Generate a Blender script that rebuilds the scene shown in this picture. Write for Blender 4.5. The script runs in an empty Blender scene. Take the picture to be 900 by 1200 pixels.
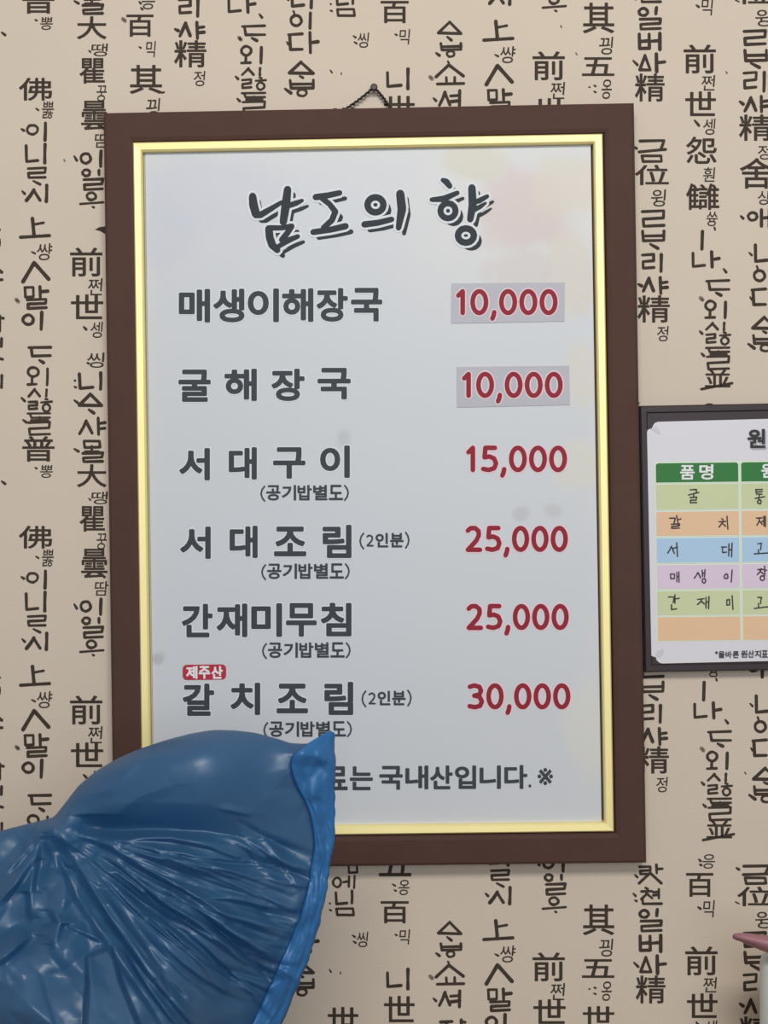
import bpy, bmesh, math, random
import numpy as np
from mathutils import Vector, Matrix, Euler, noise
from mathutils.geometry import delaunay_2d_cdt

random.seed(7)
SC = bpy.context.scene
COL = SC.collection

# ------------------------------------------------------------------ camera
D = 1.5                                   # metres from the wall; 1 photo pixel = 1 mm on the wall
YAW, PITCH = 0.0120, 0.0060
cam_rot = Euler((math.pi/2 + PITCH, 0, YAW))
CM = cam_rot.to_matrix()
FWD, RGT, UPV = CM @ Vector((0, 0, -1)), CM @ Vector((1, 0, 0)), CM @ Vector((0, 1, 0))
CAM_POS = Vector((0, 0, 1.5)) - FWD * D
cd = bpy.data.cameras.new('camera'); cd.sensor_fit = 'VERTICAL'; cd.sensor_height = 24; cd.lens = 30
cam = bpy.data.objects.new('camera', cd); COL.objects.link(cam)
cam.location = CAM_POS; cam.rotation_euler = cam_rot
SC.camera = cam
def P(px, py, y=0.0):
    """point of the place seen at a photo pixel, on the upright plane at depth y"""
    d = FWD + RGT * ((px - 450) / 1500.0) + UPV * ((600 - py) / 1500.0)
    t = (y - CAM_POS.y) / d.y
    return CAM_POS + d * t

# ------------------------------------------------------------------ light
w = bpy.data.worlds.new('world'); SC.world = w; w.use_nodes = True
w.node_tree.nodes['Background'].inputs[0].default_value = (0.92, 0.96, 1.0, 1)
w.node_tree.nodes['Background'].inputs[1].default_value = 0.25
def area(name, loc, target, sx, sy, power, col=(1, 1, 1)):
    l = bpy.data.lights.new(name, 'AREA'); l.shape = 'RECTANGLE'; l.size = sx; l.size_y = sy
    l.energy = power; l.color = col
    o = bpy.data.objects.new(name, l); COL.objects.link(o); o.location = loc
    o.rotation_euler = (Vector(target) - Vector(loc)).to_track_quat('-Z', 'Y').to_euler()
    return o
area('ceiling_lamp', (0.1, -2.3, 2.95), (0.0, -0.2, 1.35), 1.6, 0.5, 47, (1.0, 0.965, 0.90))
area('window_daylight', (0.7, -3.4, 1.9), (0.1, 0, 1.4), 1.8, 1.4, 30, (0.82, 0.92, 1.0))
SC.view_settings.view_transform = 'Standard'; SC.view_settings.look = 'None'
SC.view_settings.gamma = 1; SC.view_settings.use_curve_mapping = False
SC.view_settings.exposure = 0.0

# ------------------------------------------------------------------ helpers
def lin(r, g, b):
    f = lambda c: (c/255/12.92) if c/255 <= .04045 else ((c/255+.055)/1.055)**2.4
    return (f(r), f(g), f(b), 1)
def mat(name, rgb, rough=.6, metal=0.0, spec=.3, noise_scale=0, noise_amt=0, bump=0, bump_scale=400):
    m = bpy.data.materials.new(name); m.use_nodes = True
    nt = m.node_tree; b = nt.nodes['Principled BSDF']
    c = lin(*rgb)
    b.inputs['Base Color'].default_value = c
    b.inputs['Roughness'].default_value = rough; b.inputs['Metallic'].default_value = metal
    b.inputs['Specular IOR Level'].default_value = spec
    tc = nt.nodes.new('ShaderNodeTexCoord')
    if noise_amt:
        n = nt.nodes.new('ShaderNodeTexNoise'); n.inputs['Scale'].default_value = noise_scale
        n.inputs['Detail'].default_value = 4
        nt.links.new(tc.outputs['Object'], n.inputs['Vector'])
        r = nt.nodes.new('ShaderNodeMapRange')
        r.inputs['To Min'].default_value = 1-noise_amt; r.inputs['To Max'].default_value = 1+noise_amt
        nt.links.new(n.outputs['Fac'], r.inputs['Value'])
        mx = nt.nodes.new('ShaderNodeVectorMath'); mx.operation = 'SCALE'
        mx.inputs[0].default_value = c[:3]
        nt.links.new(r.outputs['Result'], mx.inputs['Scale'])
        nt.links.new(mx.outputs['Vector'], b.inputs['Base Color'])
    if bump:
        n2 = nt.nodes.new('ShaderNodeTexNoise'); n2.inputs['Scale'].default_value = bump_scale
        nt.links.new(tc.outputs['Object'], n2.inputs['Vector'])
        bp = nt.nodes.new('ShaderNodeBump'); bp.inputs['Strength'].default_value = bump
        bp.inputs['Distance'].default_value = .001
        nt.links.new(n2.outputs['Fac'], bp.inputs['Height']); nt.links.new(bp.outputs['Normal'], b.inputs['Normal'])
    return m
def mkobj(name, verts, faces, mats, parent=None, fm=None, smooth=False):
    me = bpy.data.meshes.new(name); me.from_pydata([tuple(v) for v in verts], [], faces)
    if not isinstance(mats, (list, tuple)): mats = [mats]
    for m in mats: me.materials.append(m)
    if fm: me.polygons.foreach_set('material_index', fm)
    if smooth: me.polygons.foreach_set('use_smooth', [True]*len(faces))
    me.update()
    o = bpy.data.objects.new(name, me); COL.objects.link(o)
    if parent: o.parent = parent
    return o
def thing(name, label, cat, loc=(0, 0, 0), rot=(0, 0, 0)):
    o = bpy.data.objects.new(name, None); COL.objects.link(o); o.empty_display_size = .05
    o.location = loc; o.rotation_euler = rot; o['label'] = label; o['category'] = cat
    return o

class Ink:
    """flat printed shapes gathered in photo pixels: polygons of (px, py), a layer and a material slot each"""
    def __init__(s): s.v = []; s.f = []; s.m = []
    def poly(s, pts, layer=0, slot=0):
        b = len(s.v); s.v += [(x, y, layer) for x, y in pts]; s.f.append(tuple(range(b, b+len(pts)))); s.m.append(slot)
    def tris(s, pts, faces, layer=0, slot=0):
        b = len(s.v); s.v += [(x, y, layer) for x, y in pts]
        for f in faces: s.f.append(tuple(b+i for i in f)); s.m.append(slot)
    def stroke(s, pts, w, closed=False, taper=(1, 1), layer=0, slot=0):
        """a brush line with round ends; w = width or list of widths"""
        n = len(pts)
        ws = list(w) if isinstance(w, (list, tuple)) else [w*(taper[0]+(taper[1]-taper[0])*i/max(1, n-1)) for i in range(n)]
        pts = [Vector(p) for p in pts]
        if closed: pts = pts + [pts[0]]; ws = ws + [ws[0]]; n += 1
        for i in range(n-1):
            a, b = pts[i], pts[i+1]; d = b-a
            if d.length < 1e-6: continue
            nn = Vector((-d.y, d.x)).normalized()
            s.poly([a+nn*ws[i]/2, a-nn*ws[i]/2, b-nn*ws[i+1]/2, b+nn*ws[i+1]/2], layer, slot)
        for p, q in zip(pts, ws):
            k = 8
            s.poly([(p.x+math.cos(2*math.pi*j/k+.4)*q/2, p.y+math.sin(2*math.pi*j/k+.4)*q/2) for j in range(k)], layer, slot)
    def merged(s):
        """overlapping marks of one layer and slot become one clean flat shape"""
        out = Ink(); keys = sorted({(s.v[f[0]][2], m) for f, m in zip(s.f, s.m)})
        for key in keys:
            vs, fs, seen = [], [], {}
            for f, m in zip(s.f, s.m):
                if (s.v[f[0]][2], m) != key: continue
                idx = []
                for i in f:
                    q = (round(s.v[i][0], 3), round(s.v[i][1], 3))
                    if q not in seen: seen[q] = len(vs); vs.append(Vector(q))
                    if not idx or idx[-1] != seen[q]: idx.append(seen[q])
                if idx[0] == idx[-1]: idx.pop()
                if len(idx) < 3: continue
                A = sum(vs[idx[k-1]].x*vs[idx[k]].y-vs[idx[k]].x*vs[idx[k-1]].y for k in range(len(idx)))
                if abs(A)/max((vs[idx[k-1]]-vs[idx[k]]).length for k in range(len(idx))) < .006: continue
                fs.append(idx if A > 0 else idx[::-1])
            if not fs: continue
            rv, re, rf, ov, oe, of = delaunay_2d_cdt(vs, [], fs, 1, 1e-4)
            if len(fs) == 1: out.tris([tuple(v) for v in vs], [tuple(fs[0])], key[0], key[1]); continue
            m = max(len(f) for f in fs)                     # keep the pieces whose middle lies under one of the marks
            pol = np.array([[tuple(vs[i]) for i in f]+[tuple(vs[f[-1]])]*(m-len(f)) for f in fs])
            lo, hi = pol.min(1), pol.max(1); rva = np.array([tuple(v) for v in rv]); keep = []
            cen = np.array([rva[list(f)].mean(0) for f in rf])
            for c0 in range(0, len(cen), 500):
                cc = cen[c0:c0+500, None, :]
                ti, pi = np.nonzero(((cc >= lo) & (cc <= hi)).all(2))
                if not len(ti): continue
                q = pol[pi]; e = np.roll(q, -1, 1)-q; d = cen[c0+ti][:, None, :]-q
                ok = (e[..., 0]*d[..., 1]-e[..., 1]*d[..., 0] >= -1e-7).all(1)
                keep += sorted(set((c0+ti[ok]).tolist()))
            out.tris([(v.x, v.y) for v in rv], [tuple(rf[i]) for i in keep], key[0], key[1])
        return out
    def build(s, name, mats, to3d, parent=None, step=.0002, merge=True):
        if merge: s = s.merged()
        vs = [to3d(x, y, -step*l) for x, y, l in s.v]
        return mkobj(name, vs, s.f, mats, parent, s.m)

_g = {}
def glyph(ch):
    """outline of one character as flat triangles in a unit box (y down)"""
    if ch not in _g:
        c = bpy.data.curves.new('g', 'FONT'); c.body = ch; c.size = 1; c.resolution_u = 4
        o = bpy.data.objects.new('g', c); COL.objects.link(o)
        me = bpy.data.meshes.new_from_object(o.evaluated_get(bpy.context.evaluated_depsgraph_get()))
        vs = [(v.co.x, v.co.y) for v in me.vertices]; fs = [tuple(p.vertices) for p in me.polygons]
        bpy.data.objects.remove(o); bpy.data.curves.remove(c); bpy.data.meshes.remove(me)
        x0, x1 = min(v[0] for v in vs), max(v[0] for v in vs); y0, y1 = min(v[1] for v in vs), max(v[1] for v in vs)
        cnt = {}
        for f in fs:
            for k in range(len(f)): e = tuple(sorted((f[k-1], f[k]))); cnt[e] = cnt.get(e, 0)+1
        _g[ch] = ([((x-x0)/(x1-x0), (y1-y)/(y1-y0)) for x, y in vs], fs, [e for e, n in cnt.items() if n == 1])
    return _g[ch]
def put_glyph(ink, ch, box, bold=0.0, layer=0, slot=0, k=8, shear=0):
    """one printed character stretched into a box; bold widens every stroke by that much on each side"""
    x0, y0, x1, y1 = box; vs, fs, rim = glyph(ch)
    x0 += bold; x1 -= bold; y0 += bold; y1 -= bold
    one = Ink(); pts = [(x0+u*(x1-x0)+shear*(.5-v)*(y1-y0), y0+v*(y1-y0)) for u, v in vs]
    one.tris(pts, fs)
    if bold:
        for a, b in rim:
            p, q = Vector(pts[a]), Vector(pts[b]); d = q-p
            if d.length > 1e-6: n_ = Vector((-d.y, d.x)).normalized()*bold; one.poly([p+n_, p-n_, q-n_, q+n_])
        for i in {i for e in rim for i in e}: one.poly([(pts[i][0]+bold*math.cos(math.pi*j/4+.39), pts[i][1]+bold*math.sin(math.pi*j/4+.39)) for j in range(8)])
        one = one.merged()
    ink.tris([(x, y) for x, y, l in one.v], one.f, layer, slot)

def ell(n=14): return [(.5+.5*math.cos(2*math.pi*i/n-1.2), .5+.5*math.sin(2*math.pi*i/n-1.2)) for i in range(n)]
JAMO = {
 'ㄱ': [[(0, .02), (1, 0), (.93, .5), (.85, 1)]],
 'ㄴ': [[(0, 0), (.04, 1), (1, .93)]],
 'ㄷ': [[(0, .06), (1, 0)], [(.1, .06), (.16, 1), (1, .97)]],
 'ㄹ': [[(0, .05), (1, 0), (.97, .46), (.04, .54), (.06, 1), (1, .94)]],
 'ㅁ': [[(.03, .02), (.08, 1), (1, .97), (.97, 0), (.03, .02)]],
 'ㅂ': [[(0, 0), (.05, 1), (1, .97), (1, 0)], [(.03, .5), (1, .46)]],
 'ㅅ': [[(.55, 0), (.3, .5), (0, 1)], [(.53, .05), (.75, .5), (1, .97)]],
 'ㅈ': [[(0, .05), (1, 0)], [(.6, .03), (.4, .5), (0, 1)], [(.5, .4), (1, .95)]],
 'ㅊ': [[(.4, -.1), (.6, 0)], [(0, .28), (1, .22)], [(.6, .25), (.4, .6), (0, 1)], [(.5, .5), (1, .95)]],
 'ㅌ': [[(0, 0), (1, 0)], [(0, .5), (1, .48)], [(0, 0), (.05, 1), (1, 1)]],
 'ㅇ': [ell()+[ell()[0]]],
 'ㅎ': [[(.4, 0), (.6, .04)], [(0, .26), (1, .2)], [(.15+.7*x, .4+.6*y) for x, y in ell()+[ell()[0]]]],
 'ㅿ': [[(.5, 0), (0, .96), (1, 1), (.5, 0)]],
 'ㅣ': [[(.6, 0), (.5, .5), (.4, 1)]],
 'ㅡ': [[(0, .5), (1, .45)]],
 'ㅏ': [[(.1, 0), (.15, 1)], [(.12, .5), (1, .44)]],
 'ㅑ': [[(.1, 0), (.15, 1)], [(.12, .34), (1, .28)], [(.12, .66), (1, .62)]],
 'ㅓ': [[(.95, 0), (.95, 1)], [(0, .5), (.95, .45)]],
 'ㅕ': [[(.95, 0), (.95, 1)], [(0, .35), (.95, .3)], [(0, .68), (.95, .62)]],
 'ㅗ': [[(.5, 0), (.5, .95)], [(0, 1), (1, .94)]],
 'ㅛ': [[(.33, 0), (.36, .95)], [(.66, 0), (.66, .95)], [(0, 1), (1, .94)]],
 'ㅜ': [[(0, .08), (1, 0)], [(.5, .05), (.5, 1)]],
 'ㅐ': [[(.1, .05), (.1, .95)], [(.1, .5), (.8, .46)], [(.9, 0), (.85, 1)]],
 'ㅔ': [[(0, .5), (.5, .45)], [(.5, .05), (.5, .9)], [(1, 0), (.95, 1)]],
}
def put(ink, spec, dx=0, dy=0, w=4.6, sl=0, wob=.5, thin=.9):
    """draw a column of brush writing; entries 'jamo x0 y0 x1 y1 [width]', 'h佛 ..' = heavy character, 'a쌍 ..' = small note, '. ..' = dab"""
    final, ink = ink, Ink()
    for e in spec.replace('\n', ';').split(';'):
        e = e.split()
        if not e: continue
        k = e[0]; x0, y0, x1, y1 = [float(t) for t in e[1:5]]; ww = (float(e[5]) if len(e) > 5 else w)*thin
        x0 += dx; x1 += dx; y0 += dy; y1 += dy
        if k[0] == 'h': put_glyph(final, k[1], (x0, y0, x1, y1), .48, 0, sl); continue
        if k[0] == 'a': put_glyph(final, k[1], (x0+1, y0+1, x1-1, y1-1), .12, 0, sl, 8, .08); continue
        if k == '.': ink.stroke([(x0, y0), ((x0+x1)/2, (y0+y1)/2), (x1, y1)], [ww*.6, ww*.85, ww*.95], slot=sl); continue
        if k == '-': ink.stroke([(x0, y0), ((x0+x1)/2, (y0+y1)/2), (x1, y1)], [ww, ww*.9, ww*1.0], slot=sl); continue
        h = ww/2; x0 += h; x1 -= h; y0 += h; y1 -= h
        if x1 < x0: x0 = x1 = (x0+x1)/2
        for st in JAMO[k]:
            pts = [(x0+u*(x1-x0)+random.uniform(-wob, wob)*.5, y0+v*(y1-y0)+random.uniform(-wob, wob)*.5) for u, v in st]
            ink.stroke(pts, [ww*random.uniform(.84, 1.1) for _ in pts], slot=sl)
    ink = ink.merged(); final.tris([v[:2] for v in ink.v], ink.f, 0, sl)

# ------------------------------------------------------------------ wall with printed calligraphy paper
M_paper = mat('wallpaper', (205, 190, 174), .85, spec=.1, noise_scale=9, noise_amt=.03, bump=.35, bump_scale=520)
nt = M_paper.node_tree                                     # faint woven mottling of the paper
M_ink = mat('wallpaper_ink', (66, 57, 50), .8, spec=.1, noise_scale=60, noise_amt=.15)

C0 = '''h佛 22 91 61 118; . 42 127 45 129 3; a뿛 48 118 64 140; . 25 151 28 153 4; ㅇ 30 145 46 159 3.6; ㅣ 50 142 56 166
ㄴ 29 169 46 191 4; ㅣ 49 167 56 193; ㄹ 31 195 55 210 3.8; . 39 212 47 216 4; . 26 224 29 227 4; ㅅ 29 220 49 237; ㅣ 51 215 58 238
- 38 256 40 277 5; - 40 263 51 261 3.6; - 24 278 58 276 4.5; a썅 42 284 62 306; . 37 295 41 297 3; - 40 308 27 330 5.4; - 41 309 57 327 5.4
ㅁ 27 335 41 350 4; ㅏ 44 334 58 350 4.4; ㄹ 30 349 56 363 4; ㅇ 25 367 41 382 4.2; ㅣ 45 364 52 388 4.6
ㄷ 32 405 61 419 4; . 46 422 51 425 5; ㅇ 31 429 47 443 3.8; ㅗ 31 441 44 452 3.6; ㅣ 53 430 58 453 4; . 25 466 29 470 4; ㅅ 32 454 48 466 3.6; ㅣ 52 455 57 466 3.6
ㄹ 32 469 45 481 3.6; ㅎ 47 466 62 484 3.2; . 27 492 31 495 4; ㄷ 31 483 60 491 3.2; ㅗ 35 487 58 494 3.2; ㄹ 32 493 60 511 3.4; h普 26 511 64 541; a뽕 46 544 63 561; . 41 548 43 549 3'''
C1 = '''h大 90 19 125 46; a땡 106 50 127 67; . 104 59 106 61 2.6; h瞿 93 68 123 98; a꿍 112 99 126 120; h曇 95 118 126 153; a땀 110 155 128 174
. 87 183 90 188 4; ㅇ 93 178 108 193 4; ㅣ 115 175 121 197; ㅇ 95 197 107 208 3.8; ㅣ 114 198 118 207 4; ㄹ 96 208 122 224 4; ㅇ 100 224 114 236 3.8; - 94 239 121 237 3.2; . 108 242 110 243 3.4
h前 82 290 120 324; a쩐 102 325 121 347; h世 83 345 121 374; a셍 105 376 121 397; . 98 383 101 386 4; a씽 101 412 123 432; . 102 425 104 426 3.4
ㄴ 91 436 111 457 4.6; ㅣ 115 435 121 458; . 87 446 88 446 3.4; . 87 453 89 454 3.4; ㅿ 91 460 121 477 4.4; . 104 480 110 484 5; . 87 469 91 472 4
ㅅ 91 491 110 510; ㅑ 112 488 125 511 4.4; . 87 526 92 529 4; ㅁ 96 515 119 526 3.8; ㅗ 98 521 117 531 3.6; ㄹ 95 529 122 543 4'''
C2 = '''a응 165 -9 183 12; . 163 2 165 4 3.4; . 165 9 167 11 3.4; h百 148 17 180 43; a믹 170 47 183 68; . 163 55 165 56 3; h其 152 76 190 110; a끵 170 114 188 140; . 189 109 192 108 3
h其 144 233 181 269; a끵 162 272 180 295; h五 143 297 181 319; a옹 165 322 179 347; . 151 332 152 332 2.6; . 157 330 159 331 3; . 157 337 159 338 3; h世 144 352 181 378'''
C3 = '''ㄹ 747 -43 763 -31 3.6; ㅏ 766 -45 777 -32 3.6; - 761 -34 748 -22 4; - 761 -34 774 -22 4; . 743 -32 746 -29 3.6; ㅊ 749 -17 765 -2 3.6; ㅕ 763 -17 773 -3 3.6; ㄴ 750 -6 776 4 3.8; . 741 -10 744 -7 3.6; . 743 -2 745 -1 3.6
ㅇ 747 8 761 20 4; ㅣ 766 7 772 18 4.4; ㄹ 748 20 776 36 4.2; ㅂ 747 38 763 59 4.6; ㅓ 761 37 776 60 4.6; . 742 71 747 76 4; ㅿ 748 63 764 84 4; ㅏ 766 61 781 86 4.8; h精 744 86 779 119
. 743 172 746 174 4; ㄱ 748 163 780 177 4; - 749 178 780 175 4; ㅁ 750 181 777 191 3.6; h位 744 193 784 217; a윙 762 221 781 243; ㄹ 751 245 780 267 4.2; ㅂ 751 269 780 284 4.2; . 762 286 771 291 5
ㄹ 751 296 768 316 4; ㅣ 772 296 778 320 4.6; . 748 333 752 335 5; ㅅ 752 324 768 343 4.6; ㅑ 771 323 784 346 4.4; h精 747 346 785 378; a정 769 381 784 401'''
C4 = '''a응 820 -57 837 -38; . 817 -50 819 -48 3.6; . 818 -44 820 -43 3.6; h百 802 -34 834 -6; a믹 821 -3 836 19; . 816 6 819 8 3.6; h前 801 52 839 86; a쩐 821 87 839 107; h世 803 107 839 136; a셍 823 138 839 159; . 814 141 819 147 4
h怨 804 160 840 192; a훤 823 195 839 214; h讎 804 215 843 246; a쓩 827 247 842 266; . 837 266 838 269 3; ㅣ 820 269 826 294 4.6; ㄴ 810 295 828 314 4.2; ㅏ 831 293 845 315 4.6; . 848 315 851 319 4
ㄷ 826 327 856 341 3.8; . 839 343 845 346 5; ㅇ 825 351 840 365 3.8; ㅗ 825 363 839 374 3.6; ㅣ 847 352 853 374 4.2; . 820 388 823 391 4; ㅅ 826 377 843 388 3.6; ㅣ 846 377 851 388 3.6; ㄹ 826 390 840 403 3.6; ㅎ 842 388 857 405 3.2
. 822 414 825 417 4; ㄷ 826 406 856 414 3.2; ㅗ 831 410 853 417 3.2; ㄹ 827 416 856 434 3.4; h並 826 433 856 454; - 822 456 858 449 3.6'''
C5 = '''. 863 -40 866 -38 4; ㄱ 870 -44 903 -31 4; - 871 -32 903 -33 4; ㅁ 871 -30 899 -20 3.6; h位 864 -18 905 5; - 862 0 866 2 2; a윙 884 10 905 32; ㄹ 870 34 899 54 4.2; ㅂ 871 57 900 73 4.2; . 880 74 890 79 5
ㄹ 870 83 888 105 4; ㅣ 892 83 899 109 4.6; . 867 119 871 122 5; ㅅ 871 112 888 132 4.6; ㅑ 889 111 903 133 4.4; h精 866 134 905 165; a정 887 169 904 188; h舍 867 185 906 221; a상 887 222 904 241; . 868 253 871 256 4; ㅇ 875 247 889 260 4; ㅐ 889 243 905 268 4.4
. 878 296 881 299 3.4; ㄴ 883 285 901 308 4.4; ㅣ 905 286 911 310 4.4; - 887 312 888 315 3; ㅇ 882 315 898 331 4; ㅣ 904 312 909 334 4.4; . 879 348 881 351 3.4; ㄷ 879 337 899 359 4; ㅏ 903 335 918 363 4.8
ㅿ 880 370 912 387 4.2; . 894 388 898 390 4; ㅂ 881 391 912 404 4.2; ㅇ 890 402 904 413 3.4; . 877 403 884 408 5'''
C6 = '''ㄴ 393 -10 409 7 3.8; ㅣ 411 -12 416 6 4; ㅁ 393 9 417 20 3.6; . 387 4 388 5 2.6; . 387 12 389 13 3; a씽 418 37 433 57; . 414 42 417 44 3; . 415 49 418 51 3; . 387 82 389 85 2.6; . 400 85 400 87 2
ㅁ 408 -42 421 -30 3; ㅇ 390 -27 402 -13 3.2; ㅔ 402 -29 418 -12 3.2; h世 385 126 421 156; ㅿ 388 180 418 196 4; ㅂ 390 200 418 214 4'''
C7 = '''h五 444 -60 482 -28; a옹 466 -25 481 -5; . 460 -19 463 -17 3; . 462 -12 464 -11 3; h百 446 1 479 27; a믹 467 33 481 53; . 463 40 465 41 3; ㄴ 452 83 472 103 4.4; ㅣ 475 79 481 106 4.6; h世 450 112 486 143; ㅅ 456 150 474 168; ㅣ 476 148 482 170'''
C8 = '''ㅿ 512 24 542 41 4; . 524 43 529 47 4.4; ㅂ 515 49 542 60 3.8; ㅇ 522 58 534 68 3.4; . 511 62 515 65 4.4; - 525 72 526 74 3; - 526 76 511 90 4.4; - 526 76 543 89 4.4; ㅛ 511 89 545 100 3.6; . 508 115 511 118 4; ㅅ 513 106 529 125 4.4; ㅕ 526 104 541 127 4.4
. 543 334 547 337 4; - 540 142 545 143 4; ㅣ 540 165 545 178 4; - 540 190 544 191 4; ㅣ 540 208 546 226 4; ㅈ 514 140 532 158; ㅓ 530 138 543 160 4.4'''

ink = Ink()
for spec, spots in (
    (C0, ((0, 0), (0, 525), (0, -525), (543, -231), (543, 297), (543, 823))),
    (C1, ((0, 0), (0, 525), (0, -525), (542, -230), (542, 298), (542, 826))),
    (C2, ((0, 0), (0, 526), (0, 1054), (539, -230), (539, 298), (539, 827))),
    (C3, ((0, 0), (-1, 528.5), (1, 1057), (-543, -299), (-543, 228), (-543, 755))),
    (C4, ((0, 0), (2, 528.5), (2, 1057), (-544, -298.5), (-544, 229), (-544, 756))),
    (C5, ((0, 0), (1, 528.5), (0, 1057), (-543, -299), (-543, 228), (-543, 755), (0, -528), (-1086, -69), (-1086, 458), (-1086, 985))),
    (C6, ((0, 0), (0, 527), (-1, 1054), (540, -230), (540, 297), (540, 824), (-543, 230), (-543, 757))),
    (C7, ((0, 0), (0, 527), (0, 1055), (540, -230), (540, 297), (540, 824), (-543, 230), (-543, 757))),
    (C8, ((0, 0), (0, 527), (0, 1055), (540, -230), (540, 297), (540, 824), (-541, 230), (-541, 755), (-541, -296)))):
    one = Ink(); put(one, spec)
    for dx, dy in spots: ink.tris([(x+dx, y+dy) for x, y, l in one.v], one.f)
# stray marks: grey blots of the print, and a dark wedge beside the frame
for x, y in ((20, 352), (20, 876), (822, 350), (823, 878), (505, 91), (145, 23), (281, 45), (505, 1145)): ink.stroke([(x-1, y-1), (x+1.5, y+1.5)], 4.4, slot=2)
ink.poly([(111, 269), (117, 266), (126, 265), (126, 276), (118, 271)], slot=1)
for x, y in ((657, 30), (675, 62), (851, 84), (748, 471), (75, 187), (873, 905)): ink.stroke([(x, y), (x+1, y+2)], 1.8, slot=2)
wv, wf, wm = [], [], []
X0, X1, Z0, Z1 = -1.6, 1.6, 0.0, 2.6
wv = [(X0, 0, Z0), (X1, 0, Z0), (X1, 0, Z1), (X0, 0, Z1), (X0, .1, Z0), (X1, .1, Z0), (X1, .1, Z1), (X0, .1, Z1)]
wf = [(0, 1, 2, 3), (4, 7, 6, 5), (0, 4, 5, 1), (1, 5, 6, 2), (2, 6, 7, 3), (3, 7, 4, 0)]; wm = [0]*6
base = len(wv)
wv += [tuple(P(x, y, -.0003)) for x, y, l in ink.v]
wf += [tuple(base+i for i in f) for f in ink.f]; wm += [1 if s != 2 else 2 for s in ink.m]
M_blot = mat('wallpaper_blot', (128, 115, 102), .8, spec=.1)
wall = mkobj('wall_back', wv, wf, [M_paper, M_ink, M_blot], fm=wm); wall['kind'] = 'structure'

M_floor = mat('floor_tile', (150, 140, 128), .5, noise_scale=6, noise_amt=.08)
fl = mkobj('floor', [(-1.6, -4, 0), (1.6, -4, 0), (1.6, .1, 0), (-1.6, .1, 0), (-1.6, -4, -.05), (1.6, -4, -.05), (1.6, .1, -.05), (-1.6, .1, -.05)],
           [(0, 1, 2, 3), (7, 6, 5, 4), (0, 4, 5, 1), (1, 5, 6, 2), (2, 6, 7, 3), (3, 7, 4, 0)], M_floor); fl['kind'] = 'structure'

# ------------------------------------------------------------------ framed menu
def board_frame(corners, y):
    w = [P(x, yy, y) for x, yy in corners]; c = sum(w, Vector())/4
    top = (w[1]-w[0]); bot = (w[2]-w[3]); lf = (w[0]-w[3]); rt = (w[1]-w[2])
    ang = ((math.atan2(top.z, top.x)+math.atan2(bot.z, bot.x))/2 + (math.atan2(-lf.x, lf.z)+math.atan2(-rt.x, rt.z))/2)/2
    W = (top.length+bot.length)/2; H = (lf.length+rt.length)/2
    return c, ang, W, H
def local_map(root_loc, ang, y):
    inv = (Matrix.Translation(root_loc) @ Matrix.Rotation(-ang, 4, 'Y')).inverted()
    def f(px, py, dy=0.0): return inv @ P(px, py, y+dy)
    return f
def molding(name, W, H, prof, m, parent, off=(0, 0), smooth=False):
    """mitred frame: prof = list of (inward, depth) from outer back to inner back"""
    vs, fs = [], []; n = len(prof)
    for sx, sz in ((-1, -1), (1, -1), (1, 1), (-1, 1)):
        for t, y in prof: vs.append((off[0]+sx*(W/2-t), y, off[1]+sz*(H/2-t)))
    for c in range(4):
        d = (c+1) % 4
        for i in range(n):
            j = (i+1) % n
            fs.append((c*n+i, d*n+i, d*n+j, c*n+j))
    return mkobj(name, vs, fs, m, parent)
def slab(name, rect, y0, y1, m, parent, bev=.0006):
    x0, z0, x1, z1 = rect
    vs = [(x0, y1, z0), (x1, y1, z0), (x1, y1, z1), (x0, y1, z1), (x0, y0+bev, z0), (x1, y0+bev, z0), (x1, y0+bev, z1), (x0, y0+bev, z1),
          (x0+bev, y0, z0+bev), (x1-bev, y0, z0+bev), (x1-bev, y0, z1-bev), (x0+bev, y0, z1-bev)]
    fs = [(3, 2, 1, 0)]
    for a in (0, 4):
        for i in range(4): fs.append((a+i, a+(i+1) % 4, a+4+(i+1) % 4, a+4+i))
    fs.append((8, 9, 10, 11))
    return mkobj(name, vs, fs, m, parent)

FY = -.026
c, ang, W, H = board_frame(((122, 133.5), (743, 120), (757, 1011), (133, 1018)), -.021)
menu = thing('framed_menu', 'large brown framed Korean price menu with gold inner trim, hung on the calligraphy wall', 'menu board', (c.x, 0, c.z), (0, -ang, 0))
root = Vector((c.x, 0, c.z))
Lf = local_map(root, ang, FY)

M_wood = mat('brown_wood', (81, 58, 52), .62, spec=.08, noise_scale=22, noise_amt=.1, bump=.25, bump_scale=300)
M_gold = mat('gold_trim', (250, 233, 166), .5, .35, .4, noise_scale=14, noise_amt=.04)
M_back = mat('dark_backing', (58, 54, 50), .8)
M_grey = mat('menu_grey', (62, 66, 72), .6, spec=.2)
M_title = mat('title_ink', (48, 54, 61), .6, spec=.2)
M_red = mat('menu_red', (142, 37, 53), .6, spec=.2)
M_halo = mat('menu_white_outline', (214, 216, 220), .6, spec=.2)
M_pink = mat('menu_pink_outline', (225, 200, 206), .6, spec=.2)

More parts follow.
